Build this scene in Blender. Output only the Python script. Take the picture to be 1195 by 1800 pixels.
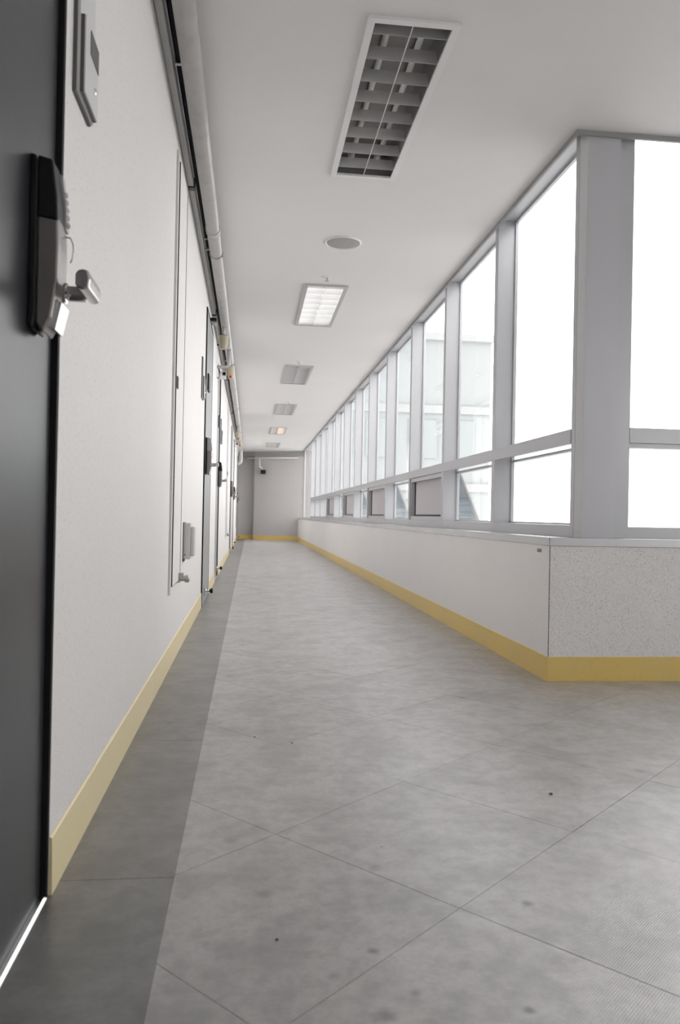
import bpy, bmesh, math, random
from mathutils import Matrix, Vector

for o in list(bpy.data.objects):
    bpy.data.objects.remove(o, do_unlink=True)
S = bpy.context.scene
COL = S.collection
rnd = random.Random(7)

# ------------------------------------------------------------------ camera
H_CAM = 0.72
yaw, pitch, roll = 0.1148, 0.0049, 0.0198
fwd = Vector((math.sin(yaw) * math.cos(pitch), math.cos(yaw) * math.cos(pitch), math.sin(pitch)))
rt = Vector((math.cos(yaw), -math.sin(yaw), 0))
upv = rt.cross(fwd)
c_, s_ = math.cos(roll), math.sin(roll)
rt, upv = c_ * rt + s_ * upv, -s_ * rt + c_ * upv
cam = bpy.data.cameras.new('camera')
cam.sensor_fit = 'VERTICAL'
cam.sensor_height = 23.6
cam.sensor_width = 15.67
cam.lens = 18.0
cam.clip_start = 0.02
cam.clip_end = 400
cam.dof.use_dof = True
cam.dof.focus_distance = 3.6
cam.dof.aperture_fstop = 4.0
co = bpy.data.objects.new('camera', cam)
COL.objects.link(co)
m3 = Matrix((rt, upv, -fwd)).transposed()
co.matrix_world = Matrix.Translation((0, 0, H_CAM)) @ m3.to_4x4()
S.camera = co

# ------------------------------------------------------------------ world: white overcast
W = bpy.data.worlds.new('overcast')
S.world = W
W.use_nodes = True
bg = W.node_tree.nodes['Background']
bg.inputs['Color'].default_value = (1.0, 0.985, 0.985, 1)
bg.inputs['Strength'].default_value = 4.35

# ------------------------------------------------------------------ exposure
vs = S.view_settings
vs.view_transform = 'Standard'
vs.look = 'None'
vs.exposure = 0.0
vs.gamma = 1.0
vs.use_curve_mapping = False


# ------------------------------------------------------------------ materials
def mat(name, col, rough=0.5, metal=0.0, spec=0.5, speck=None, mottle=None, bump=None, emit=None, rand=0.0):
    m = bpy.data.materials.new(name)
    m.use_nodes = True
    nt = m.node_tree
    N, L = nt.nodes, nt.links
    b = N['Principled BSDF']
    b.inputs['Base Color'].default_value = (*col, 1)
    b.inputs['Roughness'].default_value = rough
    b.inputs['Metallic'].default_value = metal
    b.inputs['Specular IOR Level'].default_value = spec
    geo = N.new('ShaderNodeNewGeometry')
    cur = None

    def mixc(fac, a, bcol, typ='MIX'):
        mx = N.new('ShaderNodeMix')
        mx.data_type = 'RGBA'
        mx.blend_type = typ
        if hasattr(fac, 'links'):
            L.new(fac, mx.inputs[0])
        else:
            mx.inputs[0].default_value = fac
        if a is None:
            mx.inputs[6].default_value = (*col, 1)
        else:
            L.new(a, mx.inputs[6])
        if isinstance(bcol, tuple):
            mx.inputs[7].default_value = (*bcol, 1)
        else:
            L.new(bcol, mx.inputs[7])
        return mx.outputs[2]

    def noise(scale, detail=2.0, rgh=0.5):
        n = N.new('ShaderNodeTexNoise')
        n.inputs['Scale'].default_value = scale
        n.inputs['Detail'].default_value = detail
        n.inputs['Roughness'].default_value = rgh
        L.new(geo.outputs['Position'], n.inputs['Vector'])
        return n.outputs['Fac']

    def ramp(src, a, bb):
        r = N.new('ShaderNodeMapRange')
        r.inputs[1].default_value = a
        r.inputs[2].default_value = bb
        r.interpolation_type = 'SMOOTHSTEP'
        L.new(src, r.inputs[0])
        return r.outputs[0]
    for (sc, lo, hi, c2, amt) in (mottle or []):
        f = ramp(noise(sc, 5.0, 0.6), lo, hi)
        mu = N.new('ShaderNodeMath')
        mu.operation = 'MULTIPLY'
        L.new(f, mu.inputs[0])
        mu.inputs[1].default_value = amt
        cur = mixc(mu.outputs[0], cur, c2)
    for (sc, lo, hi, c2, amt) in (speck or []):
        f = ramp(noise(sc, 1.0), lo, hi)
        mu = N.new('ShaderNodeMath')
        mu.operation = 'MULTIPLY'
        L.new(f, mu.inputs[0])
        mu.inputs[1].default_value = amt
        cur = mixc(mu.outputs[0], cur, c2)
    if rand:
        oi = N.new('ShaderNodeObjectInfo')
        r = N.new('ShaderNodeMapRange')
        r.inputs[3].default_value = 1 - rand
        r.inputs[4].default_value = 1 + rand
        L.new(oi.outputs['Random'], r.inputs[0])
        cc = N.new('ShaderNodeCombineColor')
        for i in range(3):
            L.new(r.outputs[0], cc.inputs[i])
        cur = mixc(1.0, cur, cc.outputs[0], 'MULTIPLY')
    if cur is not None:
        L.new(cur, b.inputs['Base Color'])
    if bump:
        sc, st, dist = bump
        bp = N.new('ShaderNodeBump')
        bp.inputs['Strength'].default_value = st
        bp.inputs['Distance'].default_value = dist
        L.new(noise(sc, 3.0), bp.inputs['Height'])
        L.new(bp.outputs[0], b.inputs['Normal'])
    if emit:
        b.inputs['Emission Color'].default_value = (*emit[0], 1)
        b.inputs['Emission Strength'].default_value = emit[1]
    return m


M = {}
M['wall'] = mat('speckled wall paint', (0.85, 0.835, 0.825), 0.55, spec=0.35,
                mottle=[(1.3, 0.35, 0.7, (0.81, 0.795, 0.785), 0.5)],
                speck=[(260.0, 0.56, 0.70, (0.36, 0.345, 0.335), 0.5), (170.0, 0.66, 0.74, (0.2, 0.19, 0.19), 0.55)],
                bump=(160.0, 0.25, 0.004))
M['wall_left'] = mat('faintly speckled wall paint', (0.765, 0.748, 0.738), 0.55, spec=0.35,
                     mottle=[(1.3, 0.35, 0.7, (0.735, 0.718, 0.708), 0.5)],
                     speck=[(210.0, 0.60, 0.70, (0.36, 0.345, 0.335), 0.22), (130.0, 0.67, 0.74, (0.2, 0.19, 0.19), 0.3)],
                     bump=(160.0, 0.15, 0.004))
M['wall_smooth'] = mat('smooth wall paint', (0.885, 0.865, 0.857), 0.5, spec=0.35,
                       mottle=[(2.2, 0.4, 0.7, (0.87, 0.835, 0.825), 0.6), (60.0, 0.5, 0.75, (0.80, 0.785, 0.775), 0.5)])
M['ceiling'] = mat('ceiling paint', (0.78, 0.765, 0.755), 0.7, spec=0.25,
                   mottle=[(0.8, 0.3, 0.75, (0.74, 0.725, 0.72), 0.6)], bump=(60.0, 0.06, 0.004))
M['yellow'] = mat('yellow skirting vinyl', (0.80, 0.575, 0.17), 0.34, spec=0.5,
                  mottle=[(5.0, 0.4, 0.75, (0.74, 0.57, 0.23), 0.7), (40.0, 0.55, 0.75, (0.62, 0.45, 0.17), 0.4)])
M['yellow_glare'] = mat('yellow skirting vinyl paled by glare', (0.82, 0.70, 0.42), 0.34, spec=0.5,  # paler copy of the yellow, glare mixed into its colour
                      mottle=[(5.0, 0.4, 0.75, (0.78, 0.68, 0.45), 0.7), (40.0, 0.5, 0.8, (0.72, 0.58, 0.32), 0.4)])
M['grout'] = mat('dark joint', (0.21, 0.206, 0.203), 0.8)


SMUDGES = [(0.039, 1.489, 0.020, 0.4), (0.532, 1.415, 0.014, 0.7), (0.217, 1.281, 0.013, 0.7), (0.423, 1.109, 0.012, 0.8),
           (0.207, 1.115, 0.020, 0.5), (0.264, 1.164, 0.010, 0.4), (0.144, 1.218, 0.012, 0.3), (0.36, 1.23, 0.018, 0.3)]


def tile_mat(name, base, lighter, darker):
    m = mat(name, base, 0.30, spec=0.85, rand=0.035,
            mottle=[(1.1, 0.35, 0.7, lighter, 0.6), (6.0, 0.36, 0.72, darker, 0.8), (24.0, 0.38, 0.72, darker, 0.48), (90.0, 0.4, 0.75, darker, 0.35)],
            speck=[(9.0, 0.70, 0.80, (0.08, 0.075, 0.07), 0.35), (3.2, 0.60, 0.80, darker, 0.6)])
    nt = m.node_tree
    N, L = nt.nodes, nt.links
    b = N['Principled BSDF']
    geo = N.new('ShaderNodeNewGeometry')
    mp = N.new('ShaderNodeMapping')
    mp.inputs['Rotation'].default_value = (0, 0, math.radians(47.6))
    L.new(geo.outputs['Position'], mp.inputs['Vector'])
    wv = N.new('ShaderNodeTexWave')
    wv.inputs['Scale'].default_value = 73.7
    wv.inputs['Distortion'].default_value = 0.3
    L.new(mp.outputs[0], wv.inputs['Vector'])
    bp = N.new('ShaderNodeBump')
    bp.inputs['Strength'].default_value = 0.22
    bp.inputs['Distance'].default_value = 0.0011
    L.new(wv.outputs['Fac'], bp.inputs['Height'])
    L.new(bp.outputs[0], b.inputs['Normal'])
    # round greasy smudges trodden into the floor
    src = b.inputs['Base Color'].links[0].from_socket
    for (sx_, sy_, rad, amt) in SMUDGES:
        vd = N.new('ShaderNodeVectorMath')
        vd.operation = 'DISTANCE'
        vd.inputs[1].default_value = (sx_, sy_, 0)
        wob = N.new('ShaderNodeTexNoise')
        wob.inputs['Scale'].default_value = 60.0
        L.new(geo.outputs['Position'], wob.inputs['Vector'])
        ma = N.new('ShaderNodeMath')
        ma.operation = 'MULTIPLY_ADD'
        L.new(wob.outputs['Fac'], ma.inputs[0])
        ma.inputs[1].default_value = rad * 0.9
        L.new(geo.outputs['Position'], vd.inputs[0])
        L.new(vd.outputs['Value'], ma.inputs[2])
        mr = N.new('ShaderNodeMapRange')
        mr.interpolation_type = 'SMOOTHSTEP'
        mr.inputs[1].default_value = rad * 0.5
        mr.inputs[2].default_value = rad * 1.7
        mr.inputs[3].default_value = amt
        mr.inputs[4].default_value = 0.0
        L.new(ma.outputs[0], mr.inputs[0])
        mx = N.new('ShaderNodeMix')
        mx.data_type = 'RGBA'
        L.new(mr.outputs[0], mx.inputs[0])
        L.new(src, mx.inputs[6])
        mx.inputs[7].default_value = (0.09, 0.085, 0.08, 1)
        src = mx.outputs[2]
    L.new(src, b.inputs['Base Color'])
    # scuffed and polished areas
    nz = N.new('ShaderNodeTexNoise')
    nz.inputs['Scale'].default_value = 3.5
    nz.inputs['Detail'].default_value = 2.0
    L.new(geo.outputs['Position'], nz.inputs['Vector'])
    r = N.new('ShaderNodeMapRange')
    r.inputs[1].default_value = 0.1
    r.inputs[2].default_value = 0.9
    r.inputs[3].default_value = 0.285
    r.inputs[4].default_value = 0.36
    L.new(nz.outputs['Fac'], r.inputs[0])
    L.new(r.outputs[0], b.inputs['Roughness'])
    return m


M['tile'] = tile_mat('grey floor tile', (0.485, 0.473, 0.468), (0.51, 0.50, 0.493), (0.30, 0.291, 0.287))
M['border'] = tile_mat('dark border tile', (0.235, 0.228, 0.224), (0.255, 0.248, 0.243), (0.145, 0.141, 0.137))
M['alu'] = mat('pale grey window metal', (0.52, 0.523, 0.54), 0.36, metal=0.2, bump=(90.0, 0.04, 0.002))
M['alu_dark'] = mat('grey post cladding', (0.53, 0.53, 0.555), 0.42, metal=0.2, bump=(90.0, 0.04, 0.002))
M['sill'] = mat('grey metal sill', (0.56, 0.56, 0.57), 0.24, metal=0.5)
M['pale'] = mat('lit post side', (0.74, 0.74, 0.75), 0.5)
M['gasket'] = mat('black rubber', (0.03, 0.03, 0.032), 0.6)
M['trimdark'] = mat('dark grey ceiling trim', (0.33, 0.325, 0.325), 0.5)
M['door'] = mat('dark grey door paint', (0.032, 0.034, 0.040), 0.30, spec=0.5, bump=(25.0, 0.04, 0.004))
M['door_sheen'] = mat('door paint lightened as grazing sheen', (0.30, 0.31, 0.32), 0.35, spec=0.5, bump=(25.0, 0.04, 0.004))  # the dark door paint, lightened in place of grazing reflections
M['jamb'] = mat('black door frame', (0.010, 0.010, 0.012), 0.7, spec=0.2)
M['chrome'] = mat('chrome', (0.85, 0.85, 0.86), 0.16, metal=1.0)
M['steel'] = mat('brushed steel', (0.45, 0.44, 0.43), 0.33, metal=0.9)
M['lockmetal'] = mat('dark satin metal', (0.26, 0.25, 0.245), 0.35, metal=0.8)
M['darkchrome'] = mat('polished dark metal', (0.55, 0.54, 0.53), 0.14, metal=1.0)
M['black'] = mat('black plastic', (0.008, 0.008, 0.009), 0.45, spec=0.3)
M['keypad'] = mat('grey keypad', (0.42, 0.41, 0.42), 0.3)
M['silver'] = mat('bright aluminium', (0.85, 0.85, 0.85), 0.25, metal=1.0)
M['pipe'] = mat('painted pipe', (0.52, 0.51, 0.50), 0.2, spec=0.5, bump=(45.0, 0.12, 0.003),
                mottle=[(12.0, 0.45, 0.7, (0.44, 0.43, 0.42), 0.6)])
M['plastic'] = mat('light grey plastic', (0.62, 0.615, 0.61), 0.45)
M['plasticmid'] = mat('mid grey enamel', (0.50, 0.495, 0.49), 0.45)
M['plasticdark'] = mat('dark grey plastic', (0.09, 0.088, 0.088), 0.5)
M['white'] = mat('white enamel', (0.80, 0.79, 0.79), 0.4)
M['beige'] = mat('beige valve plastic', (0.48, 0.43, 0.31), 0.5)
M['red'] = mat('red button', (0.45, 0.03, 0.03), 0.4)
M['louver'] = mat('satin louvre metal', (0.62, 0.61, 0.605), 0.42, metal=0.6)
M['endwall_dim'] = mat('wall paint dimmed at the far end', (0.53, 0.51, 0.50), 0.6, spec=0.3, mottle=[(1.5, 0.35, 0.7, (0.50, 0.48, 0.47), 0.6)])  # same paint as the other walls, greyed for the weaker light there
M['housing'] = mat('lamp housing metal', (0.36, 0.355, 0.35), 0.3, metal=0.85)
M['tube'] = mat('unlit fluorescent tube', (0.80, 0.80, 0.78), 0.25)
M['tube_glow'] = mat('tube glowing as mirrored sky', (0.9, 0.9, 0.9), 0.3, emit=((1.0, 0.98, 0.96), 3.6))  # emission put in for sky mirrored by the second light's louvres
M['tube_warm'] = mat('lit warm tube', (0.9, 0.8, 0.7), 0.3, emit=((1.0, 0.66, 0.48), 7.0))
M['louver_white'] = mat('white louvre metal', (0.82, 0.82, 0.82), 0.45)
M['louver_grey'] = mat('grey louvre metal', (0.70, 0.69, 0.685), 0.45, metal=0.2)
M['grille'] = mat('speaker mesh', (0.40, 0.395, 0.39), 0.6, speck=[(420.0, 0.5, 0.6, (0.2, 0.2, 0.2), 0.5)])
M['brass'] = mat('sprinkler metal', (0.55, 0.52, 0.48), 0.3, metal=0.9)
M['facade'] = mat('pale facade paint', (0.235, 0.247, 0.247), 0.8)
M['facade2'] = mat('grey facade band', (0.225, 0.240, 0.242), 0.8)
M['facade3'] = mat('white facade band', (0.262, 0.266, 0.266), 0.8)
M['crumb'] = mat('dark crumb', (0.05, 0.045, 0.04), 0.8)
M['crumbw'] = mat('pale crumb', (0.75, 0.74, 0.72), 0.7)


def glass_mat(name, tint, base, graze):
    m = bpy.data.materials.new(name)
    m.use_nodes = True
    nt = m.node_tree
    N, L = nt.nodes, nt.links
    N.clear()
    out = N.new('ShaderNodeOutputMaterial')
    tr = N.new('ShaderNodeBsdfTransparent')
    tr.inputs[0].default_value = (*tint, 1)
    gl = N.new('ShaderNodeBsdfGlossy')
    gl.inputs['Roughness'].default_value = 0.02
    gl.inputs['Color'].default_value = (0.95, 1, 1, 1)
    lw = N.new('ShaderNodeLayerWeight')
    lw.inputs[0].default_value = 0.5
    pw = N.new('ShaderNodeMath')
    pw.operation = 'POWER'
    L.new(lw.outputs['Facing'], pw.inputs[0])
    pw.inputs[1].default_value = 5
    ma = N.new('ShaderNodeMath')
    ma.operation = 'MULTIPLY_ADD'
    L.new(pw.outputs[0], ma.inputs[0])
    ma.inputs[1].default_value = graze
    ma.inputs[2].default_value = base
    mx = N.new('ShaderNodeMixShader')
    L.new(ma.outputs[0], mx.inputs[0])
    L.new(tr.outputs[0], mx.inputs[1])
    L.new(gl.outputs[0], mx.inputs[2])
    L.new(mx.outputs[0], out.inputs[0])
    return m


M['glass'] = glass_mat('clear window glass', (0.968, 0.972, 0.97), 0.025, 0.5)
M['sashglass'] = glass_mat('tinted sash glass', (0.50, 0.54, 0.57), 0.03, 0.5)


def screen_mat():
    m = bpy.data.materials.new('grey insect mesh')
    m.use_nodes = True
    nt = m.node_tree
    N, L = nt.nodes, nt.links
    N.clear()
    out = N.new('ShaderNodeOutputMaterial')
    tr = N.new('ShaderNodeBsdfTransparent')
    df = N.new('ShaderNodeBsdfDiffuse')
    df.inputs[0].default_value = (0.46, 0.43, 0.43, 1)
    tl = N.new('ShaderNodeBsdfTranslucent')
    tl.inputs[0].default_value = (0.30, 0.28, 0.28, 1)
    ad = N.new('ShaderNodeAddShader')
    L.new(df.outputs[0], ad.inputs[0])
    L.new(tl.outputs[0], ad.inputs[1])
    mx = N.new('ShaderNodeMixShader')
    mx.inputs[0].default_value = 0.9
    L.new(tr.outputs[0], mx.inputs[1])
    L.new(ad.outputs[0], mx.inputs[2])
    L.new(mx.outputs[0], out.inputs[0])
    return m


M['screen'] = screen_mat()


# ------------------------------------------------------------------ mesh helpers
def B():
    return bmesh.new()


def box(bm, x0, x1, y0, y1, z0, z1, bev=0.0, seg=1):
    t = bmesh.new()
    bmesh.ops.create_cube(t, size=1.0)
    bmesh.ops.scale(t, vec=(abs(x1 - x0), abs(y1 - y0), abs(z1 - z0)), verts=t.verts)
    bmesh.ops.translate(t, vec=((x0 + x1) / 2, (y0 + y1) / 2, (z0 + z1) / 2), verts=t.verts)
    if bev:
        bmesh.ops.bevel(t, geom=t.edges[:], offset=bev, segments=seg, affect='EDGES', profile=0.5)
    join(bm, t)
    return bm


def join(bm, t):
    mp = {}
    for v in t.verts:
        mp[v] = bm.verts.new(v.co)
    for f in t.faces:
        try:
            nf = bm.faces.new([mp[v] for v in f.verts])
            nf.smooth = f.smooth
        except ValueError:
            pass
    t.free()


def tube(bm, pts, r, n=12, cap=True):
    """round bar along a polyline"""
    pts = [Vector(p) for p in pts]
    rings = []
    ref = None
    for i, p in enumerate(pts):
        if i == 0:
            d = pts[1] - p
        elif i == len(pts) - 1:
            d = p - pts[i - 1]
        else:
            d = (pts[i + 1] - p).normalized() + (p - pts[i - 1]).normalized()
        d.normalize()
        if ref is None:
            ref = Vector((0, 0, 1)) if abs(d.z) < 0.9 else Vector((1, 0, 0))
        a = d.cross(ref).normalized()
        b = a.cross(d).normalized()
        ref = b
        rr = r[i] if isinstance(r, (list, tuple)) else r
        rings.append([bm.verts.new(p + rr * (math.cos(2 * math.pi * k / n) * a + math.sin(2 * math.pi * k / n) * b)) for k in range(n)])
    for i in range(len(rings) - 1):
        for k in range(n):
            f = bm.faces.new([rings[i][k], rings[i][(k + 1) % n], rings[i + 1][(k + 1) % n], rings[i + 1][k]])
            f.smooth = True
    if cap:
        bm.faces.new(list(reversed(rings[0])))
        bm.faces.new(rings[-1])
    return bm


def lathe(bm, c, axis, prof, n=24):
    """prof: list of (distance along axis, radius)"""
    c = Vector(c)
    d = Vector(axis).normalized()
    ref = Vector((0, 0, 1)) if abs(d.z) < 0.9 else Vector((1, 0, 0))
    a = d.cross(ref).normalized()
    b = a.cross(d).normalized()
    rings = []
    for (t, r) in prof:
        r = max(r, 1e-4)
        rings.append([bm.verts.new(c + d * t + r * (math.cos(2 * math.pi * k / n) * a + math.sin(2 * math.pi * k / n) * b)) for k in range(n)])
    for i in range(len(rings) - 1):
        for k in range(n):
            f = bm.faces.new([rings[i][k], rings[i][(k + 1) % n], rings[i + 1][(k + 1) % n], rings[i + 1][k]])
    bm.faces.new(list(reversed(rings[0])))
    bm.faces.new(rings[-1])
    return bm


def prism(bm, poly, axis, a0, a1):
    """extrude a polygon; axis 'Y': poly is (x,z); 'Z': (x,y); 'X': (y,z)"""
    def P(p, a):
        return {'Y': (p[0], a, p[1]), 'Z': (p[0], p[1], a), 'X': (a, p[0], p[1])}[axis]
    lo = [bm.verts.new(P(p, a0)) for p in poly]
    hi = [bm.verts.new(P(p, a1)) for p in poly]
    n = len(poly)
    bm.faces.new(lo)
    bm.faces.new(list(reversed(hi)))
    for i in range(n):
        bm.faces.new([lo[i], hi[i], hi[(i + 1) % n], lo[(i + 1) % n]])
    return bm


def bevel_all(bm, off, seg=2):
    bmesh.ops.recalc_face_normals(bm, faces=bm.faces[:])
    es = [e for e in bm.edges if len(e.link_faces) == 2 and e.calc_face_angle(0) > 0.5]
    bmesh.ops.bevel(bm, geom=es, offset=off, segments=seg, affect='EDGES', profile=0.5)
    return bm


def obj(name, bm, m, parent=None, loc=None):
    bmesh.ops.recalc_face_normals(bm, faces=bm.faces[:])
    me = bpy.data.meshes.new(name)
    bm.to_mesh(me)
    bm.free()
    me.materials.append(M[m])
    o = bpy.data.objects.new(name, me)
    COL.objects.link(o)
    if parent is not None:
        o.parent = parent
        # geometry is written in world coordinates: take the parent's offset out
        off = parent.location.copy()
        p = parent.parent
        while p is not None:
            off += p.location
            p = p.parent
        me.transform(Matrix.Translation(-off))
    return o


def empty(name, loc, label, cat, group=None, kind=None):
    o = bpy.data.objects.new(name, None)
    o.empty_display_size = 0.1
    COL.objects.link(o)
    o.location = loc
    tag(o, label, cat, group, kind)
    return o


def tag(o, label, cat, group=None, kind=None):
    o['label'] = label
    o['category'] = cat
    if group:
        o['group'] = group
    if kind:
        o['kind'] = kind
    return o


def struct(name, bm, m, label, cat):
    return tag(obj(name, bm, m), label, cat, kind='structure')


# ------------------------------------------------------------------ main dimensions
XL = -0.36          # face of the door wall
XR = 1.335          # face of the low window wall
YB = 3.36           # face of the low wall turned to the camera
ZC = 2.50           # ceiling
XW = 1.48           # front of the window frames
GX = 1.595          # glass plane
ZS = 0.642          # top of the sill
Y_BACK, X_SIDE = -2.6, 4.6
BAYS = [3.492, 4.70, 5.97, 7.25, 8.58, 9.88, 11.19, 12.50, 13.85, 15.20, 16.55, 17.9, 19.26]

# ------------------------------------------------------------------ floor with tiles
fl = empty('floor', (0, 0, 0), 'grey tiled corridor floor laid diagonally with a darker border by the doors', 'floor', kind='structure')
g = B()
box(g, XL - 0.2, X_SIDE, Y_BACK, 23.2, -0.06, -0.0018)
obj('bed', g, 'grout', fl)
XBD = -0.134


def clip(poly, axis, val, keep_less):
    out = []
    for i in range(len(poly)):
        p, q = poly[i], poly[(i + 1) % len(poly)]
        ip = (p[axis] <= val) == keep_less
        iq = (q[axis] <= val) == keep_less
        if ip:
            out.append(p)
        if ip != iq:
            t = (val - p[axis]) / (q[axis] - p[axis])
            out.append((p[0] + t * (q[0] - p[0]), p[1] + t * (q[1] - p[1])))
    return out


def rect_clip(poly, x0, x1, y0, y1):
    for (ax, v, l) in ((0, x0, False), (0, x1, True), (1, y0, False), (1, y1, True)):
        if len(poly) < 3:
            return []
        poly = clip(poly, ax, v, l)
    return poly


def area(p):
    return 0.5 * abs(sum(p[i][0] * p[(i + 1) % len(p)][1] - p[(i + 1) % len(p)][0] * p[i][1] for i in range(len(p))))


th = math.radians(42.4)
ux, uy = math.cos(th), math.sin(th)
TS, GAP = 0.485, 0.0006
behind = B()        # the tiles behind the camera, joined
n_t = 0
for i in range(-12, 46):
    for j in range(-12, 46):
        u0, v0 = 1.245 + TS * i + GAP, 0.771 + TS * j + GAP
        u1, v1 = u0 + TS - 2 * GAP, v0 + TS - 2 * GAP
        sq = [(u * ux - v * uy, u * uy + v * ux) for (u, v) in ((u0, v0), (u1, v0), (u1, v1), (u0, v1))]
        cy_ = sum(p[1] for p in sq) / 4
        if cy_ < -2.9 or cy_ > 23.5:
            continue
        pieces = [rect_clip(sq, XBD + 0.0002, X_SIDE, Y_BACK, YB), rect_clip(sq, XBD + 0.0002, XR, YB, 22.9)]
        pieces = [p for p in pieces if len(p) >= 3 and area(p) > 2e-4]
        if not pieces:
            continue
        out_of_view = cy_ < 0.55
        g = behind if out_of_view else B()
        dz = rnd.uniform(-0.0002, 0.0002)
        for p in pieces:
            q = []
            for a in p:
                if not q or (abs(a[0] - q[-1][0]) + abs(a[1] - q[-1][1])) > 1e-6:
                    q.append(a)
            prism(g, q, 'Z', -0.005, dz)
        if not out_of_view:
            obj('tile', g, 'tile', fl)
            n_t += 1
obj('tile_field', behind, 'tile', fl)['kind'] = 'stuff'
y = 1.572 - 0.943 * 4
while y < 22.8:
    g = B()
    box(g, XL, XBD - 0.0002, y + 0.001, min(y + 0.942, 22.9), -0.005, -0.0002)
    obj('border_tile', g, 'border', fl)
    y += 0.943

# ------------------------------------------------------------------ ceiling (openings for the six lights)
LX0, LX1 = 0.382, 0.722
LIGHTS = [2.735, 5.985, 9.275, 12.56, 15.95, 19.40]
LL = 1.315
g = B()
ZT = ZC + 0.16


def cbox(x0, x1, y0, y1):
    box(g, x0, x1, y0, y1, ZC, ZT)


cbox(XL - 0.24, LX0 + 0.015, Y_BACK, 23.2)
cbox(LX1 - 0.015, 1.455, Y_BACK, 23.2)
ys = Y_BACK
for y in LIGHTS:
    cbox(LX0 + 0.015, LX1 - 0.015, ys, y + 0.015)
    ys = y + LL - 0.015
cbox(LX0 + 0.015, LX1 - 0.015, ys, 23.2)
cbox(1.455, X_SIDE, Y_BACK, 3.412)
struct('ceiling', g, 'ceiling', 'smooth off-white painted ceiling above the corridor', 'ceiling')

# ------------------------------------------------------------------ doors along the left wall: (y0, y1, lock side)
DH = 2.30
DOORS = [(0.590, 1.514, 'far'), (6.05, 6.97, 'near'), (8.26, 9.16, 'far'), (14.12, 15.02, 'near'),
         (16.42, 17.32, 'far'), (21.35, 22.25, 'near')]

g = B()
ys = Y_BACK
for (a, b, s) in DOORS:
    box(g, XL - 0.24, XL, ys, a, 0, ZC)
    box(g, XL - 0.24, XL, a, b, DH, ZC)
    ys = b
box(g, XL - 0.24, XL, ys, 22.95, 0, ZC)
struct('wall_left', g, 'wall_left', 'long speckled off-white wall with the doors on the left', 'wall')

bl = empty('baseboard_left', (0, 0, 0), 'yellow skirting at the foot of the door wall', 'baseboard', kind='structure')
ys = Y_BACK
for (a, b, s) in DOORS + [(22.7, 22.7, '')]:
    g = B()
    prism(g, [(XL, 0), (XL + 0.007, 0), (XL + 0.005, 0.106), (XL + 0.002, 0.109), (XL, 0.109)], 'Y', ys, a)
    obj('skirting', g, 'yellow_glare', bl)
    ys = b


def make_lock(parent, y, s, far):
    """digital lock; s=+1: the lever points to smaller y"""
    x = far
    P = lambda t: y + s * t          # t<0 is the side the lever points to
    g = B()
    prism(g, [(x, 1.025), (x + 0.010, 1.018), (x + 0.013, 1.045), (x + 0.013, 1.295), (x + 0.010, 1.308), (x, 1.310)],
          'Y', P(-0.038), P(0.034))
    bevel_all(g, 0.003)
    lock = obj('lock', g, 'black', parent)
    # lower metal body
    g = B()
    prism(g, [(x + 0.012, 1.030), (x + 0.025, 1.014), (x + 0.038, 1.040), (x + 0.047, 1.10), (x + 0.048, 1.16), (x + 0.046, 1.208), (x + 0.012, 1.214)],
          'Y', P(-0.034), P(0.030))
    bevel_all(g, 0.004)
    obj('metal_body', g, 'lockmetal', lock)
    g = B()
    prism(g, [(x + 0.012, 1.206), (x + 0.046, 1.200), (x + 0.044, 1.24), (x + 0.036, 1.302), (x + 0.012, 1.308)],
          'Y', P(-0.036), P(0.012))
    bevel_all(g, 0.003)
    obj('keypad_cover', g, 'black', lock)
    g = B()
    prism(g, [(x + 0.012, 1.206), (x + 0.049, 1.200), (x + 0.048, 1.24), (x + 0.040, 1.296), (x + 0.012, 1.302)],
          'Y', P(0.0125), P(0.030))
    obj('keypad', g, 'keypad', lock)
    for k in range(5):
        g = B()
        zz = 1.212 + 0.013 * k
        lathe(g, (x + 0.0475 - 0.0012 * k, P(0.021), zz), (1, 0, 0), [(-0.002, 0.0055), (0.003, 0.0055), (0.006, 0.002)], 10)
        obj('key', g, 'keypad', lock)
    # chrome chin plate
    g = B()
    prism(g, [(x + 0.031, 1.026), (x + 0.041, 1.022), (x + 0.0515, 1.070), (x + 0.044, 1.076)], 'Y', P(-0.016), P(0.036))
    bevel_all(g, 0.0015)
    obj('chin_plate', g, 'chrome', lock)
    # lever: neck, then a short thick bar along the door
    g = B()
    lathe(g, (x + 0.044, P(0.024), 1.0955), (1, 0, 0), [(0, 0.018), (0.006, 0.018), (0.008, 0.0135), (0.036, 0.0135)], 20)
    t = B()
    prism(t, [(x + 0.080, 1.090), (x + 0.086, 1.084), (x + 0.094, 1.082), (x + 0.102, 1.086), (x + 0.104, 1.100), (x + 0.101, 1.114),
              (x + 0.093, 1.117), (x + 0.085, 1.115), (x + 0.080, 1.109)], 'Y', P(-0.056), P(0.040))
    bevel_all(t, 0.003, 2)
    join(g, t)
    obj('lever', g, 'darkchrome', lock)
    # thin wire hook at the top of the metal body
    g = B()
    pts = [(x + 0.046, P(0.02), 1.192), (x + 0.054, P(0.02), 1.191), (x + 0.059, P(0.02), 1.180), (x + 0.060, P(0.02), 1.168), (x + 0.058, P(0.02), 1.155), (x + 0.055, P(0.02), 1.148)]
    tube(g, pts, 0.0012, 6)
    obj('wire_hook', g, 'steel', lock)
    return lock


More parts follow.
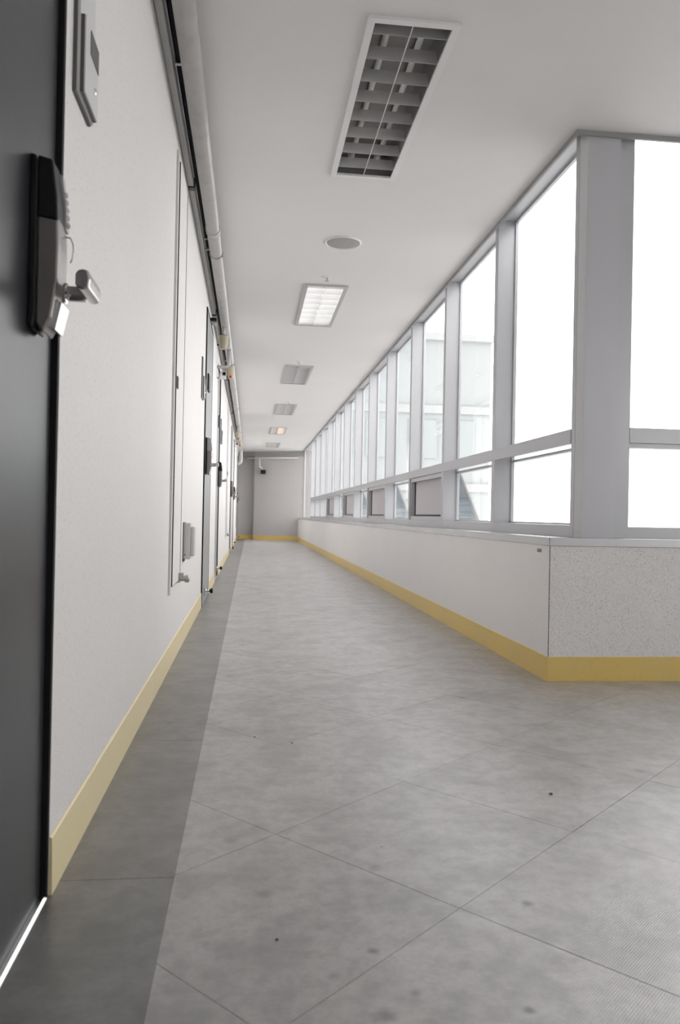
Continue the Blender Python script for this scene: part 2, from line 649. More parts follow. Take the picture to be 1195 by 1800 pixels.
ORD = ['nearest dark grey steel door with black digital lock at the left edge',
       'second door along the left wall, standing slightly proud of the wall',
       'third door along the left wall, just past the pair of beige valves',
       'fourth door along the left wall, far down the corridor',
       'fifth door along the left wall, far down the corridor',
       'last door on the left wall beside the end wall']
for n, (a, b, s) in enumerate(DOORS):
    proud = (s == 'near')
    d = empty('door_%d' % (n + 1), (XL, (a + b) / 2, 0), ORD[n], 'door', kind='structure')
    fx = XL + 0.010 if proud else XL - 0.001
    lx = XL + 0.008 if proud else XL - 0.012
    for (nm, y0, y1, z0, z1) in (('jamb', a, a + 0.012, 0, DH), ('jamb', b - 0.012, b, 0, DH), ('head', a + 0.012, b - 0.012, DH - 0.012, DH)):
        g = B()
        box(g, XL - 0.12, fx, y0, y1, z0, z1)
        obj(nm, g, 'jamb', d)
    g = B()
    box(g, lx - 0.045, lx, a + 0.014, b - 0.014, 0.006, DH - 0.014, 0.0015)
    leaf = obj('leaf', g, 'door' if n == 0 else 'door_sheen', d)
    g = B()
    # added bright strip, sloped to stand in for light leaking under the door
    prism(g, [(lx - 0.06, 0), (XL + 0.001, 0), (XL + 0.001, 0.001), (XL - 0.0035, 0.0052), (lx - 0.06, 0.0052)], 'Y', a + 0.012, b - 0.012)
    obj('light_leak', g, 'silver', d)
    if s == 'far':
        make_lock(d, b - 0.140, 1, lx)
    else:
        make_lock(d, a + 0.11, -1, lx)
    # kick-down holder
    if n == 0:
        continue
    hy = (a + 0.30) if proud else (b - 0.16)
    g = B()
    box(g, lx, lx + 0.012, hy - 0.03, hy + 0.03, 0.06, 0.125, 0.002)
    tube(g, [(lx + 0.01, hy, 0.10), (lx + 0.045, hy, 0.098)], 0.011, 12)
    hold = obj('door_holder', g, 'chrome', d)
    g = B()
    lathe(g, (lx + 0.045, hy, 0.098), (1, 0, 0), [(0, 0.011), (0.004, 0.02), (0.02, 0.02), (0.024, 0.014)], 14)
    obj('rubber_tip', g, 'black', hold)
    if n in (1, 2):
        g = B()
        yy = a + 0.16 if proud else b - 0.32
        box(g, lx, lx + 0.012, yy, yy + 0.16, 1.69, 1.82, 0.002)
        obj('number_plate', g, 'black', d)

# ------------------------------------------------------------------ low wall, sill, baseboards on the window side
Y_END = 21.75
g = B()
prism(g, [(XR, YB), (1.65, YB + 0.315), (1.65, Y_END), (XR, Y_END)], 'Z', 0, 0.604)
struct('wall_right', g, 'wall_smooth', 'low off-white wall under the long row of corridor windows', 'wall')
g = B()
prism(g, [(XR + 0.001, YB), (X_SIDE, YB), (X_SIDE, YB + 0.315), (1.651, YB + 0.315)], 'Z', 0, 0.604)
struct('wall_front', g, 'wall', 'low speckled wall facing the camera under the right-hand window', 'wall')
g = B()
box(g, XR - 0.0035, XR, YB, Y_END - 0.3, 0, 0.604)
# sill: a folded metal cap, mitred at the corner
g.free()
g = B()
prism(g, [(XR - 0.006, YB - 0.006), (1.65, YB + 0.309), (1.65, Y_END), (XR - 0.006, Y_END)], 'Z', 0.604, ZS)
bevel_all(g, 0.0025)
struct('trim_1', g, 'sill', 'grey metal window sill along the low corridor wall', 'sill')
g = B()
prism(g, [(XR - 0.0045, YB - 0.006), (X_SIDE, YB - 0.006), (X_SIDE, YB + 0.309), (1.6515, YB + 0.309)], 'Z', 0.604, ZS)
bevel_all(g, 0.0025)
struct('trim_2', g, 'sill', 'grey metal window sill on the low wall facing the camera', 'sill')
# dark corner bead
g = B()
box(g, XR - 0.0015, XR + 0.001, YB - 0.0015, YB + 0.001, 0.109, 0.604)
struct('trim_3', g, 'gasket', 'thin dark corner bead where the two low walls meet', 'corner bead')

g = B()
prism(g, [(XR, 0), (XR - 0.006, 0), (XR - 0.004, 0.106), (XR - 0.001, 0.109), (XR, 0.109)], 'Y', YB - 0.006, Y_END)
struct('baseboard_right', g, 'yellow', 'yellow skirting along the foot of the low window wall', 'baseboard')
g = B()
prism(g, [(YB, 0), (YB - 0.006, 0), (YB - 0.004, 0.106), (YB - 0.001, 0.109), (YB, 0.109)], 'X', XR - 0.006, X_SIDE)
struct('baseboard_front', g, 'yellow', 'yellow skirting under the low wall facing the camera', 'baseboard')

# ------------------------------------------------------------------ corridor windows
XB = 1.608          # back of frames
AW = (2, 4, 6, 8)   # bays with an open vent below
BAYNAME = ['first', 'second', 'third', 'fourth', 'fifth', 'sixth', 'seventh', 'eighth', 'ninth', 'tenth', 'eleventh', 'twelfth']
HZ = 2.55
HZ2 = 2.62         # head of the right-hand windows
for k in range(12):
    y0 = BAYS[k]
    y1 = BAYS[k + 1] - 0.06
    lab = '%s corridor window counted from the corner post%s' % (BAYNAME[k], ', with an open screened vent below' if k in AW else '')
    w = empty('window_%d' % (k + 1), (XW, (y0 + y1) / 2, ZS), lab, 'window', kind='structure')
    # mullion on the far side (front face 6 cm, 12 cm deep)
    g = B()
    box(g, XW, XB, y1, BAYS[k + 1], ZS, HZ, 0.0015)
    obj('mullion', g, 'alu', w)
    if k == 0:
        g = B()
        box(g, XW, XB, 3.452, y0, ZS, HZ, 0.0015)
        obj('mullion', g, 'alu', w)
    g = B()
    box(g, XW + 0.001, XB, y0, y1, ZS, 0.697, 0.001)
    obj('bottom_rail', g, 'alu', w)
    g = B()
    box(g, XW - 0.004, XW + 0.022, y0 - (0.03 if k else 0), y1 + 0.03, 1.078, 1.146, 0.0015)
    box(g, XW + 0.02, XB, y0, y1, 1.118 if k not in AW else 1.078, 1.1455)
    obj('transom', g, 'alu', w)
    # glazing beads of the upper light
    def ring(z0, z1, ya, yb, wd, xa, xb, m='alu', nm='glazing_frame'):
        g = B()
        box(g, xa, xb, ya, ya + wd, z0, z1)
        box(g, xa, xb, yb - wd, yb, z0, z1)
        box(g, xa, xb, ya + wd, yb - wd, z0, z0 + wd)
        box(g, xa, xb, ya + wd, yb - wd, z1 - wd, z1)
        return obj(nm, g, m, w)
    ring(1.146, HZ, y0, y1, 0.012, GX - 0.010, GX + 0.008)
    g = B()
    box(g, GX, GX + 0.006, y0 + 0.010, y1 - 0.010, 1.156, HZ - 0.010)
    obj('pane', g, 'glass', w)
    if k not in AW:
        ring(0.697, 1.118, y0, y1, 0.010, GX - 0.010, GX + 0.008)
        g = B()
        box(g, GX - 0.016, GX + 0.02, y0 + 0.010, y1 - 0.010, 1.066, 1.079)
        obj('vent_rail', g, 'alu_dark', w)
        g = B()
        box(g, GX, GX + 0.006, y0 + 0.009, y1 - 0.009, 0.705, 1.110)
        obj('pane', g, 'glass', w)
    else:
        # vent: inner frame, insect screen, and a sash pushed out at the bottom
        ring(0.697, 1.078, y0, y1, 0.034, XW + 0.012, XB - 0.03, nm='vent_frame')
        g = B()
        box(g, XW + 0.052, XW + 0.055, y0 + 0.032, y1 - 0.032, 0.729, 1.046)
        obj('insect_screen', g, 'screen', w)
        g = B()
        box(g, XW + 0.044, XW + 0.058, y0 + 0.033, y1 - 0.033, 0.731, 0.745)
        box(g, XW + 0.044, XW + 0.058, y1 - 0.045, y1 - 0.033, 0.745, 1.045)
        obj('screen_rail', g, 'gasket', w)
        tilt = math.radians(23)
        hx, hz, ln = XB + 0.012, 1.075, 0.41
        def sx(p, t):     # p along sash downwards, t thickness
            return (hx + p * math.sin(tilt) + t * math.cos(tilt), hz - p * math.cos(tilt) + t * math.sin(tilt))
        g = B()
        for (pa, pb, ya, yb) in ((0, ln, y0 + 0.005, y0 + 0.025), (0, ln, y1 - 0.025, y1 - 0.005), (0, 0.02, y0 + 0.025, y1 - 0.025), (ln - 0.02, ln, y0 + 0.025, y1 - 0.025)):
            prism(g, [sx(pa, 0), sx(pb, 0), sx(pb, 0.016), sx(pa, 0.016)], 'Y', ya, yb)
        sash = obj('vent_sash', g, 'trimdark', w)
        g = B()
        prism(g, [sx(0.018, 0.006), sx(ln - 0.018, 0.006), sx(ln - 0.018, 0.011), sx(0.018, 0.011)], 'Y', y0 + 0.023, y1 - 0.023)
        obj('pane', g, 'sashglass', sash)
        g = B()
        p = sx(ln - 0.05, 0)
        for ya in (y0 + 0.03, y1 - 0.04):
            prism(g, [(XB, 0.728), (XB, 0.736), (p[0], p[1] + 0.012), (p[0], p[1])], 'Y', ya, ya + 0.006)
        obj('stay', g, 'trimdark', sash)

# wide end light past the last mullion
w = empty('window_13', (XW, 20.4, ZS), 'wide plain window at the far end, past the last mullion', 'window', kind='structure')
g = B()
box(g, XW, XB, 19.262, Y_END - 0.02, ZS, 0.66)
box(g, XW, XB, 19.262, Y_END - 0.02, HZ - 0.04, HZ)
box(g, XW, XB, Y_END - 0.05, Y_END - 0.02, 0.66, HZ - 0.04)
obj('frame', g, 'alu', w)
g = B()
box(g, GX, GX + 0.006, 19.26, Y_END - 0.04, 0.655, HZ - 0.03)
obj('pane', g, 'glass', w)

# head along the top of the windows and dark trim at the ceiling edge
g = B()
prism(g, [(1.4552, 3.4122), (1.6655, 3.4122), (1.6655, 3.66), (1.612, 3.66), (1.612, Y_END), (1.4552, Y_END)], 'Z', HZ, ZC + 0.16)
struct('trim_4', g, 'alu', 'pale metal head running above the corridor windows', 'trim')
g = B()
box(g, 1.666, X_SIDE, 3.4122, 3.56, HZ2, ZC + 0.16)
struct('trim_9', g, 'alu', 'pale metal head above the right-hand windows', 'trim')
g = B()
prism(g, [(1.443, 3.40), (1.455, 3.412), (1.455, Y_END), (1.443, Y_END)], 'Z', 2.477, ZC + 0.04)
struct('trim_5', g, 'trimdark', 'dark ceiling edge strip above the corridor windows', 'trim')
g = B()
prism(g, [(1.443, 3.40), (X_SIDE, 3.40), (X_SIDE, 3.412), (1.455, 3.412)], 'Z', 2.477, ZC + 0.04)
struct('trim_6', g, 'trimdark', 'dark ceiling edge strip above the right-hand window', 'trim')

# corner post
g = B()
prism(g, [(1.482, 3.4515), (1.503, 3.4125), (1.66, 3.4125), (1.66, 3.66), (1.61, 3.66), (1.482, 3.4520)], 'Z', ZS, HZ)
post = struct('trim_7', g, 'alu_dark', 'grey clad corner post between the two window walls', 'post')
g = B()
prism(g, [(1.4810, 3.4500), (1.5010, 3.4130), (1.5025, 3.4137), (1.4826, 3.4508)], 'Z', ZS, 2.55)
obj('lit_side', g, 'pale', post)  # paler skin, light on the post's corridor side put into its colour
g = B()
box(g, 1.66, 1.6655, 3.447, 3.54, ZS, HZ)
obj('shadow_joint', g, 'gasket', post)

# ------------------------------------------------------------------ right-hand windows facing the camera
xs = 1.666
for k in range(3):
    x0, x1 = xs, xs + (0.97 if k < 2 else X_SIDE - xs - 0.0)
    w = empty('window_%d' % (14 + k), ((x0 + x1) / 2, 3.5, ZS),
              ['bright right-hand window facing the camera beside the corner post', 'second window from the corner post in the wall facing the camera', 'third window from the corner post in the wall facing the camera'][k],
              'window', kind='structure')
    FA, FB = 3.455, 3.53
    for (nm, xa, xb, z0, z1) in (('stile', x0, x0 + 0.083, ZS, HZ2), ('stile', x1 - 0.001 - (0.083 if k == 2 else 0.0), x1, ZS, HZ2)):
        if xb - xa < 0.01:
            continue
        g = B()
        box(g, xa, xb, FA, FB, z0, z1, 0.0015)
        obj(nm, g, 'alu', w)
    for (nm, z0, z1, dy) in (('bottom_rail', ZS, 0.695, 0.001), ('transom', 1.086, 1.157, -0.003), ('top_rail', 2.604, HZ2 - 0.0005, 0.001)):
        g = B()
        box(g, x0 + 0.08, x1, FA + dy, FB, z0, z1, 0.0015)
        obj(nm, g, 'alu', w)
    g = B()
    box(g, x0 + 0.083, x1, FA + 0.008, FB - 0.01, 1.063, 1.0855)
    obj('vent_rail', g, 'alu', w)
    for (z0, z1) in ((0.69, 1.068), (1.15, 2.61)):
        g = B()
        box(g, x0 + 0.08, x1, FA + 0.006, FA + 0.012, z0, z1)
        obj('pane', g, 'glass', w)
    xs = x1

# ------------------------------------------------------------------ end of the corridor
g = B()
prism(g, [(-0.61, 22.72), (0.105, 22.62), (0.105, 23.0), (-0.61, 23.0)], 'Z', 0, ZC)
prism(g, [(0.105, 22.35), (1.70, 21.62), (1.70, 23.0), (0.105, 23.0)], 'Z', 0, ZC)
struct('wall_end', g, 'endwall_dim', 'plain wall, greyed as if in weaker light, closing the far end of the corridor', 'wall')
g = B()
prism(g, [(XL, 22.665), (0.098, 22.60), (0.098, 22.66), (XL, 22.72)], 'Z', 0, 0.12)
prism(g, [(0.098, 22.346), (XR, 21.78), (XR, 21.81), (0.098, 22.376)], 'Z', 0, 0.12)
struct('baseboard_end', g, 'yellow', 'yellow skirting across the far end wall', 'baseboard')
g = B()
prism(g, [(-0.36, 22.58), (0.10, 22.30), (1.44, 21.68), (1.44, 22.4), (-0.36, 22.75)], 'Z', 2.37, ZC)
struct('trim_8', g, 'trimdark', 'grey beam across the top of the far end wall', 'beam')

# rooms behind the camera
# (an unseen window row is added in the side wall for fill light)
g = B()
box(g, XL - 0.24, X_SIDE + 0.2, Y_BACK - 0.2, Y_BACK, 0, ZC)
struct('wall_back', g, 'wall', 'plain wall behind the camera', 'wall')
g = B()
box(g, X_SIDE, X_SIDE + 0.2, Y_BACK, 3.65, 0, ZS)
box(g, X_SIDE, X_SIDE + 0.2, 1.2, 3.65, ZS, ZC)
struct('wall_side', g, 'wall', 'low wall with an added window row for fill light at the right end of the side hall', 'wall')


def fill_window(n, lab, x0, x1, y0, y1):
    w = empty('window_%d' % n, ((x0 + x1) / 2, (y0 + y1) / 2, ZS), lab, 'window', kind='structure')
    alongx = (x1 - x0) > (y1 - y0)
    g = B()
    box(g, x0, x1, y0, y1, ZS, ZS + 0.05)
    box(g, x0, x1, y0, y1, ZC - 0.05, ZC)
    box(g, x0, x1, y0, y1, 1.08, 1.15)
    k = 4
    for i in range(k + 1):
        t = i / k
        if alongx:
            c = x0 + 0.03 + (x1 - x0 - 0.06) * t
            box(g, c - 0.03, c + 0.03, y0, y1, ZS, ZC)
        else:
            c = y0 + 0.03 + (y1 - y0 - 0.06) * t
            box(g, x0, x1, c - 0.03, c + 0.03, ZS, ZC)
    obj('frame', g, 'alu', w)
    g = B()
    if alongx:
        box(g, x0, x1, (y0 + y1) / 2 - 0.003, (y0 + y1) / 2 + 0.003, ZS + 0.03, ZC - 0.03)
    else:
        box(g, (x0 + x1) / 2 - 0.003, (x0 + x1) / 2 + 0.003, y0, y1, ZS + 0.03, ZC - 0.03)
    obj('pane', g, 'glass', w)


fill_window(17, 'added unseen window row for fill light at the right end of the side hall', X_SIDE + 0.05, X_SIDE + 0.14, Y_BACK, 1.2)

# ------------------------------------------------------------------ ceiling lights
LLAB = ['nearest recessed ceiling light, unlit, with open dark louvres',
        'second recessed ceiling light from the camera, its white glow standing in for mirrored sky',
        'third recessed ceiling light from the camera, unlit and grey',
        'fourth recessed ceiling light from the camera, just past the third sprinkler',
        'fifth recessed ceiling light, its right half glowing warm',
        'farthest recessed ceiling light, nearest the end wall']
for n, y in enumerate(LIGHTS):
    t = empty('ceiling_light', ((LX0 + LX1) / 2, y + LL / 2, ZC), LLAB[n], 'ceiling light', 'louvred lights along the ceiling')
    y1 = y + LL
    fw = 0.028
    g = B()
    for (xa, xb, ya, yb) in ((LX0, LX0 + fw, y, y1), (LX1 - fw, LX1, y, y1), (LX0 + fw, LX1 - fw, y, y + fw), (LX0 + fw, LX1 - fw, y1 - fw, y1)):
        box(g, xa, xb, ya, yb, ZC - 0.011, ZC)
    obj('frame', g, 'plasticmid' if n != 0 else 'white', t)
    a, b, c, d = LX0 + fw - 0.004, LX1 - fw + 0.004, y + fw - 0.004, y1 - fw + 0.004
    g = B()
    vs_ = {}
    zt = ZC + 0.10
    lo = [g.verts.new(p) for p in ((a, c, ZC - 0.002), (b, c, ZC - 0.002), (b, d, ZC - 0.002), (a, d, ZC - 0.002))]
    hi = [g.verts.new(p) for p in ((a + .02, c, zt), (b - .02, c, zt), (b - .02, d, zt), (a + .02, d, zt))]
    g.faces.new(hi)
    for i in range(4):
        g.faces.new([lo[i], lo[(i + 1) % 4], hi[(i + 1) % 4], hi[i]])
    obj('housing', g, 'housing' if n in (0,) else 'louver_white', t)
    for q, xo in enumerate((-0.068, 0.068)):
        g = B()
        xc = (LX0 + LX1) / 2 + xo
        tube(g, [(xc, c + 0.03, ZC + 0.075), (xc, d - 0.03, ZC + 0.075)], 0.013, 12)
        mt = 'tube'
        if n == 1:
            mt = 'tube_glow'
        if n == 4 and q == 1:
            mt = 'tube_warm'
        obj('tube', g, mt, t)
        for yy in (c + 0.004, d - 0.03):
            g = B()
            box(g, xc - 0.017, xc + 0.017, yy, yy + 0.026, ZC + 0.055, zt - 0.001)
            obj('socket', g, 'white', t)
    nb = 8
    proto = None
    for i in range(nb):
        yc = c + (d - c) * (i + 0.5) / nb
        if proto is None:
            g = B()
            prism(g, [(yc - 0.001, ZC - 0.002), (yc + 0.001, ZC - 0.002), (yc + 0.007, ZC + 0.046), (yc - 0.007, ZC + 0.046)], 'X', a + 0.002, b - 0.002)
            proto = obj('louvre_blade', g, 'louver' if n == 0 else ('louver_white' if n == 1 else 'louver_grey'), t)  # second light's blades whitened for the same mirrored sky
            y_first = yc
        else:
            o = proto.copy()
            COL.objects.link(o)
            o.location.y += yc - y_first
    g = B()
    xc = (LX0 + LX1) / 2
    box(g, xc - 0.0012, xc + 0.0012, c, d, ZC - 0.0045, ZC + (0.004 if n == 0 else 0.05))
    obj('centre_wire', g, 'white', t)

# ------------------------------------------------------------------ ceiling speaker and sprinklers
t = empty('ceiling_speaker', (0.567, 5.045, ZC), 'round grey speaker grille set in the ceiling between the first two lights', 'speaker')
g = B()
lathe(g, (0.567, 5.045, ZC), (0, 0, -1), [(0, 0.121), (0.006, 0.119), (0.009, 0.112), (0.004, 0.106), (0, 0.106)], 40)
obj('rim', g, 'white', t)
g = B()
lathe(g, (0.567, 5.045, ZC), (0, 0, -1), [(0, 0.105), (0.006, 0.104), (0.010, 0.08), (0.012, 0.01)], 40)
obj('grille', g, 'grille', t)
for n, (x, y) in enumerate(((0.537, 5.80), (0.535, 9.06), (0.575, 12.30))):
    t = empty('sprinkler', (x, y, ZC), 'small ceiling sprinkler head just in front of the %s light' % ('second', 'third', 'fourth')[n], 'sprinkler', 'sprinklers along the ceiling')
    g = B()
    lathe(g, (x, y, ZC), (0, 0, -1), [(0, 0.034), (0.004, 0.033), (0.008, 0.018)], 20)
    obj('escutcheon', g, 'white', t)
    g = B()
    lathe(g, (x, y, ZC - 0.006), (0, 0, -1), [(0, 0.011), (0.010, 0.010), (0.013, 0.006), (0.020, 0.005), (0.021, 0.016), (0.024, 0.016)], 14)
    obj('deflector', g, 'brass', t)

# ------------------------------------------------------------------ pipes under the ceiling along the left wall
PX, PZ, PR = -0.254, 2.425, 0.040
t = empty('ceiling_pipe', (PX, 10.0, PZ), 'thick grey painted pipe hung under the ceiling along the door wall', 'pipe')
g = B()
tube(g, [(PX, -2.5, PZ), (PX, 20.2, PZ), (PX, 20.34, PZ - 0.03), (PX, 20.40, PZ - 0.10), (PX, 20.40, PZ - 0.32), (PX - 0.01, 20.40, PZ - 0.37), (PX - 0.06, 20.40, PZ - 0.41), (XL, 20.40, PZ - 0.41)], PR, 20)
obj('pipe_run', g, 'pipe', t)
for yy in (1.0, 5.16, 8.9, 12.6, 16.3):
    g = B()
    pts = []
    for k in range(13):
        an = math.pi * (-0.05 - 0.9 * k / 12)
        pts.append((PX + (PR + 0.003) * math.cos(an), yy, PZ + (PR + 0.003) * math.sin(an)))
    tube(g, pts, 0.004, 6)
    box(g, PX + PR - 0.004, PX + PR + 0.005, yy - 0.005, yy + 0.005, PZ - 0.03, PZ + 0.005)
    box(g, PX - 0.004, PX + 0.004, yy - 0.005, yy + 0.005, PZ + PR - 0.002, ZC)
    box(g, XL + 0.0305, PX - PR + 0.004, yy - 0.006, yy + 0.006, PZ + 0.012, PZ + 0.024)
    obj('hanger', g, 'steel', t)
for yy in (4.75, 10.6, 14.9):
    g = B()
    tube(g, [(PX, yy - 0.03, PZ), (PX, yy + 0.03, PZ)], PR + 0.0045, 20)
    obj('coupling', g, 'pipe', t)
t = empty('cable_trunking', (XL, 10.0, ZC), 'slim grey cable trunking in the corner of door wall and ceiling', 'trunking')
g = B()
box(g, XL + 0.0006, XL + 0.029, -2.5, 22.5, 2.452, 2.4995, 0.002)
obj('trunk', g, 'plastic', t)
for yy in (4.22, 6.9, 10.2, 13.6, 17.0):
    g = B()
    box(g, XL - 0.0, XL + 0.036, yy - 0.02, yy + 0.02, 2.444, 2.4995, 0.002)
    obj('clip', g, 'plasticdark', t)
t = empty('conduit', (XL + 0.052, 10.0, 2.475), 'thin conduit blackened as the shadow gap between the trunking and the thick pipe', 'conduit')
g = B()
tube(g, [(XL + 0.048, -2.5, 2.484), (XL + 0.048, 20.0, 2.484)], 0.011, 10)
obj('conduit_run', g, 'jamb', t)  # black colour paints the shadow gap beside the pipe
for yy in (3.1, 5.05, 8.2, 12.0):
    g = B()
    box(g, XL + 0.034, XL + 0.062, yy - 0.008, yy + 0.008, 2.470, 2.4995)
    obj('saddle', g, 'steel', t)


def valve(y, lab):
    """beige alarm valve hanging off the pipe on a short stub"""
    t = empty('alarm_valve', (PX, y, 2.25), lab, 'valve', 'beige alarm valves under the pipe')
    g = B()
    tube(g, [(PX - 0.012, y, PZ - PR + 0.004), (PX - 0.012, y, 2.30)], 0.016, 12)
    obj('stub_pipe', g, 'pipe', t)
    g = B()
    lathe(g, (PX - 0.012, y, 2.315), (0, 0, -1), [(0, 0.028), (0.01, 0.040), (0.09, 0.042), (0.125, 0.032), (0.128, 0.02)], 18)
    obj('valve_body', g, 'beige', t)
    g = B()
    lathe(g, (PX - 0.052, y - 0.0, 2.225), (-1, 0, 0), [(0, 0.009), (0.012, 0.009), (0.016, 0.006)], 10)
    obj('screw', g, 'black', t)
    g = B()
    tube(g, [(PX + 0.02, y + 0.005, 2.29), (PX + 0.045, y + 0.005, 2.27), (PX + 0.045, y + 0.005, 2.21), (PX + 0.03, y + 0.005, 2.195)], 0.008, 8)
    obj('side_tube', g, 'white', t)
    return t


def button_box(y, lab):
    t = empty('alarm_horn', (PX, y, 2.2), lab, 'alarm', 'alarm horns under the pipe')
    g = B()
    tube(g, [(XL, y, 2.205), (PX - 0.02, y, 2.205), (PX + 0.005, y, 2.215), (PX + 0.012, y, 2.245), (PX + 0.012, y, PZ - PR + 0.004)], 0.017, 12)
    obj('elbow_pipe', g, 'pipe', t)
    g = B()
    lathe(g, (PX + 0.022, y + 0.035, 2.215), (0.1, 0, -1), [(0, 0.038), (0.02, 0.042), (0.085, 0.034), (0.12, 0.028), (0.125, 0.018)], 18)
    obj('horn_body', g, 'beige', t)
    g = B()
    lathe(g, (PX + 0.03, y - 0.0, 2.108), (0, -1, 0), [(0, 0.013), (0.01, 0.013), (0.014, 0.008)], 12)
    obj('red_button', g, 'red', t)['label'] = 'dark red button'
    g = B()
    box(g, PX - 0.075, PX - 0.012, y + 0.01, y + 0.05, 2.085, 2.165, 0.003)
    obj('terminal_box', g, 'white', t)
    g = B()
    box(g, PX - 0.05, PX - 0.018, y + 0.002, y + 0.012, 2.122, 2.156)
    obj('terminal_cover', g, 'black', t)
    g = B()
    box(g, XL, PX - 0.07, y + 0.02, y + 0.04, 2.09, 2.105)
    obj('wall_bracket', g, 'steel', t)
    return t


valve(7.05, 'beige cylindrical alarm valve hanging below the pipe past the second door')
button_box(8.0, 'beige alarm horn with dark red button below the pipe before the third door')
valve(15.25, 'far beige alarm valve below the pipe past the fourth door')
button_box(16.0, 'far beige alarm horn below the pipe before the fifth door')
t = empty('junction_box', (XL, 6.65, 2.335), 'small black clamp box on the wall above the second door', 'box')
g = B()
box(g, XL, XL + 0.05, 6.60, 6.66, 2.325, 2.355, 0.002)
obj('body', g, 'black', t)
g = B()
box(g, XL, XL + 0.058, 6.59, 6.67, 2.308, 2.324, 0.002)
obj('base', g, 'steel', t)


# ------------------------------------------------------------------ wall plates by the doors
def sign_plate(y0, lab, big=True):
    t = empty('sign_plate', (XL, y0, 1.51), lab, 'sign', 'layered plates beside the doors')
    g = B()
    box(g, XL, XL + 0.0075, y0, y0 + 0.145, 1.537, 1.83, 0.001)
    obj('backing_plate', g, 'plasticdark', t)  # dark body paints the shaded edges of a light grey plate
    g = B()
    box(g, XL + 0.0075, XL + 0.0125, y0 + 0.003, y0 + 0.142, 1.540, 1.827)
    obj('backing_face', g, 'plastic', t)
    g = B()
    box(g, XL + 0.0125, XL + 0.020, y0 + 0.008, y0 + 0.134, 1.541, 1.694, 0.001)
    obj('front_plate', g, 'plasticdark', t)  # dark again for the shaded edges of the front layer
    g = B()
    box(g, XL + 0.020, XL + 0.0225, y0 + 0.009, y0 + 0.133, 1.542, 1.693)
    obj('front_face', g, 'plastic', t)
    g = B()
    box(g, XL + 0.0222, XL + 0.024, y0 + 0.052, y0 + 0.130, 1.640, 1.688)
    obj('insert', g, 'plasticdark', t)['label'] = 'dark grey insert'
    g = B()
    lathe(g, (XL + 0.0222, y0 + 0.095, 1.587), (1, 0, 0), [(0, 0.007), (0.003, 0.007), (0.005, 0.004)], 12)
    obj('stud', g, 'chrome', t)['label'] = 'shiny chrome stud'
    return t


sign_plate(1.566, 'layered light grey plate on the wall beside the nearest dark door')
sign_plate(5.60, 'layered grey plate on the wall just before the second door')
sign_plate(9.23, 'layered grey plate on the wall just past the third door')


# ------------------------------------------------------------------ access panels and the grey socket box
def access_panel(y0, lab):
    t = empty('access_panel', (XL, y0 + 0.22, 0.34), lab, 'access panel', 'shaft panels in the door wall')
    y1 = y0 + 0.45
    g = B()
    for (ya, yb, za, zb) in ((y0, y0 + 0.03, 0.345, 2.36), (y1 - 0.03, y1, 0.345, 2.36), (y0 + 0.03, y1 - 0.03, 0.345, 0.375), (y0 + 0.03, y1 - 0.03, 2.33, 2.36)):
        box(g, XL, XL + 0.011, ya, yb, za, zb, 0.001)
    obj('frame', g, 'wall_left', t)
    g = B()
    box(g, XL, XL + 0.009, y0 + 0.03, y1 - 0.03, 0.376, 2.329)
    box(g, XL + 0.008, XL + 0.0150, y0 + 0.036, y0 + 0.041, 0.384, 2.321)
    obj('gap_shade', g, 'gasket', t)  # black backing and strip put in as shade in the leaf's gap
    g = B()
    box(g, XL + 0.0085, XL + 0.0155, y0 + 0.0405, y1 - 0.034, 0.383, 2.322, 0.001)
    obj('leaf', g, 'wall_left', t)
    g = B()
    box(g, XL + 0.0100, XL + 0.0175, y1 - 0.0345, y1 - 0.0305, 0.383, 2.322)
    obj('edge_strip', g, 'plasticdark', t)
    g = B()
    box(g, XL + 0.0145, XL + 0.022, y0 + 0.045, y0 + 0.085, 1.29, 1.345, 0.002)
    obj('flush_latch', g, 'plasticdark', t)
    g = B()
    yk = y1 - 0.09
    lathe(g, (XL + 0.0145, yk, 0.392), (1, 0, 0), [(0, 0.019), (0.008, 0.019), (0.01, 0.012), (0.03, 0.012), (0.031, 0.018), (0.05, 0.018), (0.053, 0.014)], 18)
    box(g, XL + 0.0145, XL + 0.040, yk - 0.012, yk + 0.012, 0.392, 0.422, 0.003)
    obj('knob', g, 'steel', t)
    return t


access_panel(3.585, 'near tall narrow access panel with a steel knob at its lower corner')
access_panel(11.70, 'second tall narrow access panel, beyond the third door')
access_panel(19.75, 'farthest tall narrow access panel, beyond the fifth door')

t = empty('socket_box', (XL, 4.40, 0.55), 'grey plastic box low on the door wall right of the near access panel', 'box')
g = B()
box(g, XL, XL + 0.040, 4.33, 4.45, 0.466, 0.664, 0.002)
obj('body', g, 'plastic', t)
g = B()
box(g, XL + 0.040, XL + 0.062, 4.336, 4.444, 0.482, 0.644, 0.004)
obj('cover', g, 'plastic', t)
g = B()
box(g, XL, XL + 0.004, 4.322, 4.458, 0.452, 0.668)
obj('back_plate', g, 'plasticdark', t)
g = B()
lathe(g, (XL + 0.012, 4.330, 0.49), (0, -1, 0), [(0, 0.004), (0.0015, 0.004)], 8)
obj('screw', g, 'plasticdark', t)

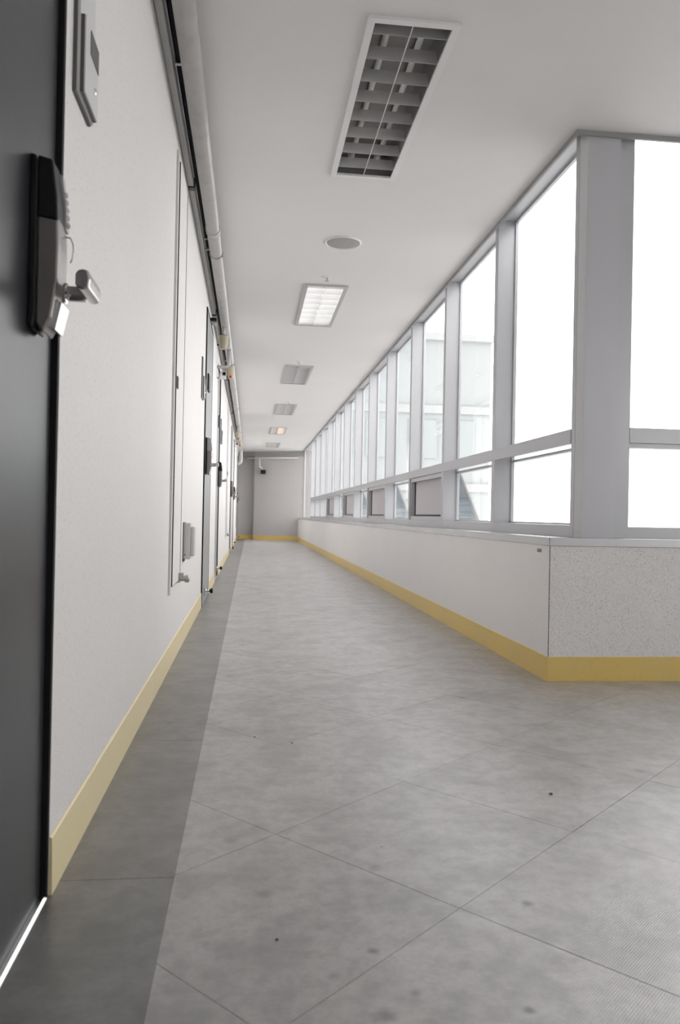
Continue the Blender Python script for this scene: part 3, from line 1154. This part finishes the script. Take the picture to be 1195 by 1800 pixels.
# small bracket high on the far wall
YF = 22.17
t = empty('wall_camera', (0.33, YF, 2.1), 'small white bracket with a black box high on the far end wall', 'camera')
g = B()
tube(g, [(0.24, YF + 0.06, 2.30), (0.24, YF - 0.06, 2.28), (0.245, YF - 0.08, 2.05), (0.30, YF - 0.08, 2.03)], 0.022, 8)
obj('bracket', g, 'white', t)
g = B()
box(g, 0.275, 0.415, YF - 0.14, YF + 0.05, 1.86, 1.97, 0.006)
obj('camera_body', g, 'black', t)
g = B()
box(g, 0.30, 0.33, YF - 0.10, YF - 0.06, 1.96, 2.04)
obj('arm', g, 'plastic', t)

t = empty('wall_pipe', (0.7, 22.0, 2.3), 'thin white pipe running across the top of the far end wall', 'pipe')
g = B()
tube(g, [(-0.10, 22.50, 2.31), (0.098, 22.29, 2.31), (1.30, 21.74, 2.31)], 0.016, 8)
obj('pipe_run', g, 'white', t)

# small metal hook on the low window wall near the corner
t = empty('wall_hook', (XR, 3.50, 0.57), 'tiny grey metal catch near the top corner of the low window wall', 'catch')
g = B()
box(g, XR - 0.004, XR, 3.46, 3.51, 0.588 - 0.018, 0.588, 0.001)
obj('plate', g, 'steel', t)
g = B()
lathe(g, (XR - 0.004, 3.475, 0.579), (-1, 0, 0), [(0, 0.006), (0.008, 0.006), (0.01, 0.004)], 10)
obj('pin', g, 'steel', t)

# crumbs on the floor
for (x, y, r, m, lab) in ((0.03, 2.535, 0.0045, 'crumb', 'small dark crumb on the floor near the border strip, left of another crumb'),
                          (0.147, 2.465, 0.005, 'crumb', 'small dark crumb on the floor in mid corridor, right of another crumb'),
                          (0.80, 1.975, 0.0065, 'crumb', 'small dark flake lying on the floor at right, past the tile crossing'),
                          (0.06, 1.327, 0.004, 'crumb', 'tiny dark crumb on the floor closest to the camera'),
                          (0.30, 1.683, 0.0035, 'crumbw', 'tiny pale crumb on the floor in the middle of a tile')):
    g = B()
    bmesh.ops.create_icosphere(g, subdivisions=1, radius=1.0)
    for v in g.verts:
        k = rnd.uniform(0.7, 1.2)
        v.co = Vector((x + v.co.x * r * 0.95 * k, y + v.co.y * r * 0.75 * k, 0.0002 + r * 0.36 * (1 + v.co.z * k * 0.9)))
    tag(obj('crumb', g, m), lab, 'crumb', 'crumbs on the floor')

# ------------------------------------------------------------------ pale building outside
t = empty('building', (7.0, 34.0, -9.0), 'pale washed-out building seen through the corridor windows', 'building')
g = B()
box(g, 2.6, 10.6, 34.0, 46.0, -9.0, 8.6)
obj('wall', g, 'facade', t)
for z in (5.35, 1.9, -1.6, -5.0):
    g = B()
    box(g, 2.55, 10.65, 33.88, 34.0, z, z + 0.35)
    obj('band', g, 'facade3', t)
for z in (4.55, 1.05, -2.4):
    for x in (3.1, 5.0, 6.9, 8.6):
        g = B()
        box(g, x, x + 1.3, 33.93, 34.0, z - 1.2, z + 0.5)
        f = obj('window', g, 'facade2', t)
g = B()
box(g, 2.5, 10.7, 33.8, 46.2, 8.6, 8.9)
obj('parapet', g, 'facade3', t)
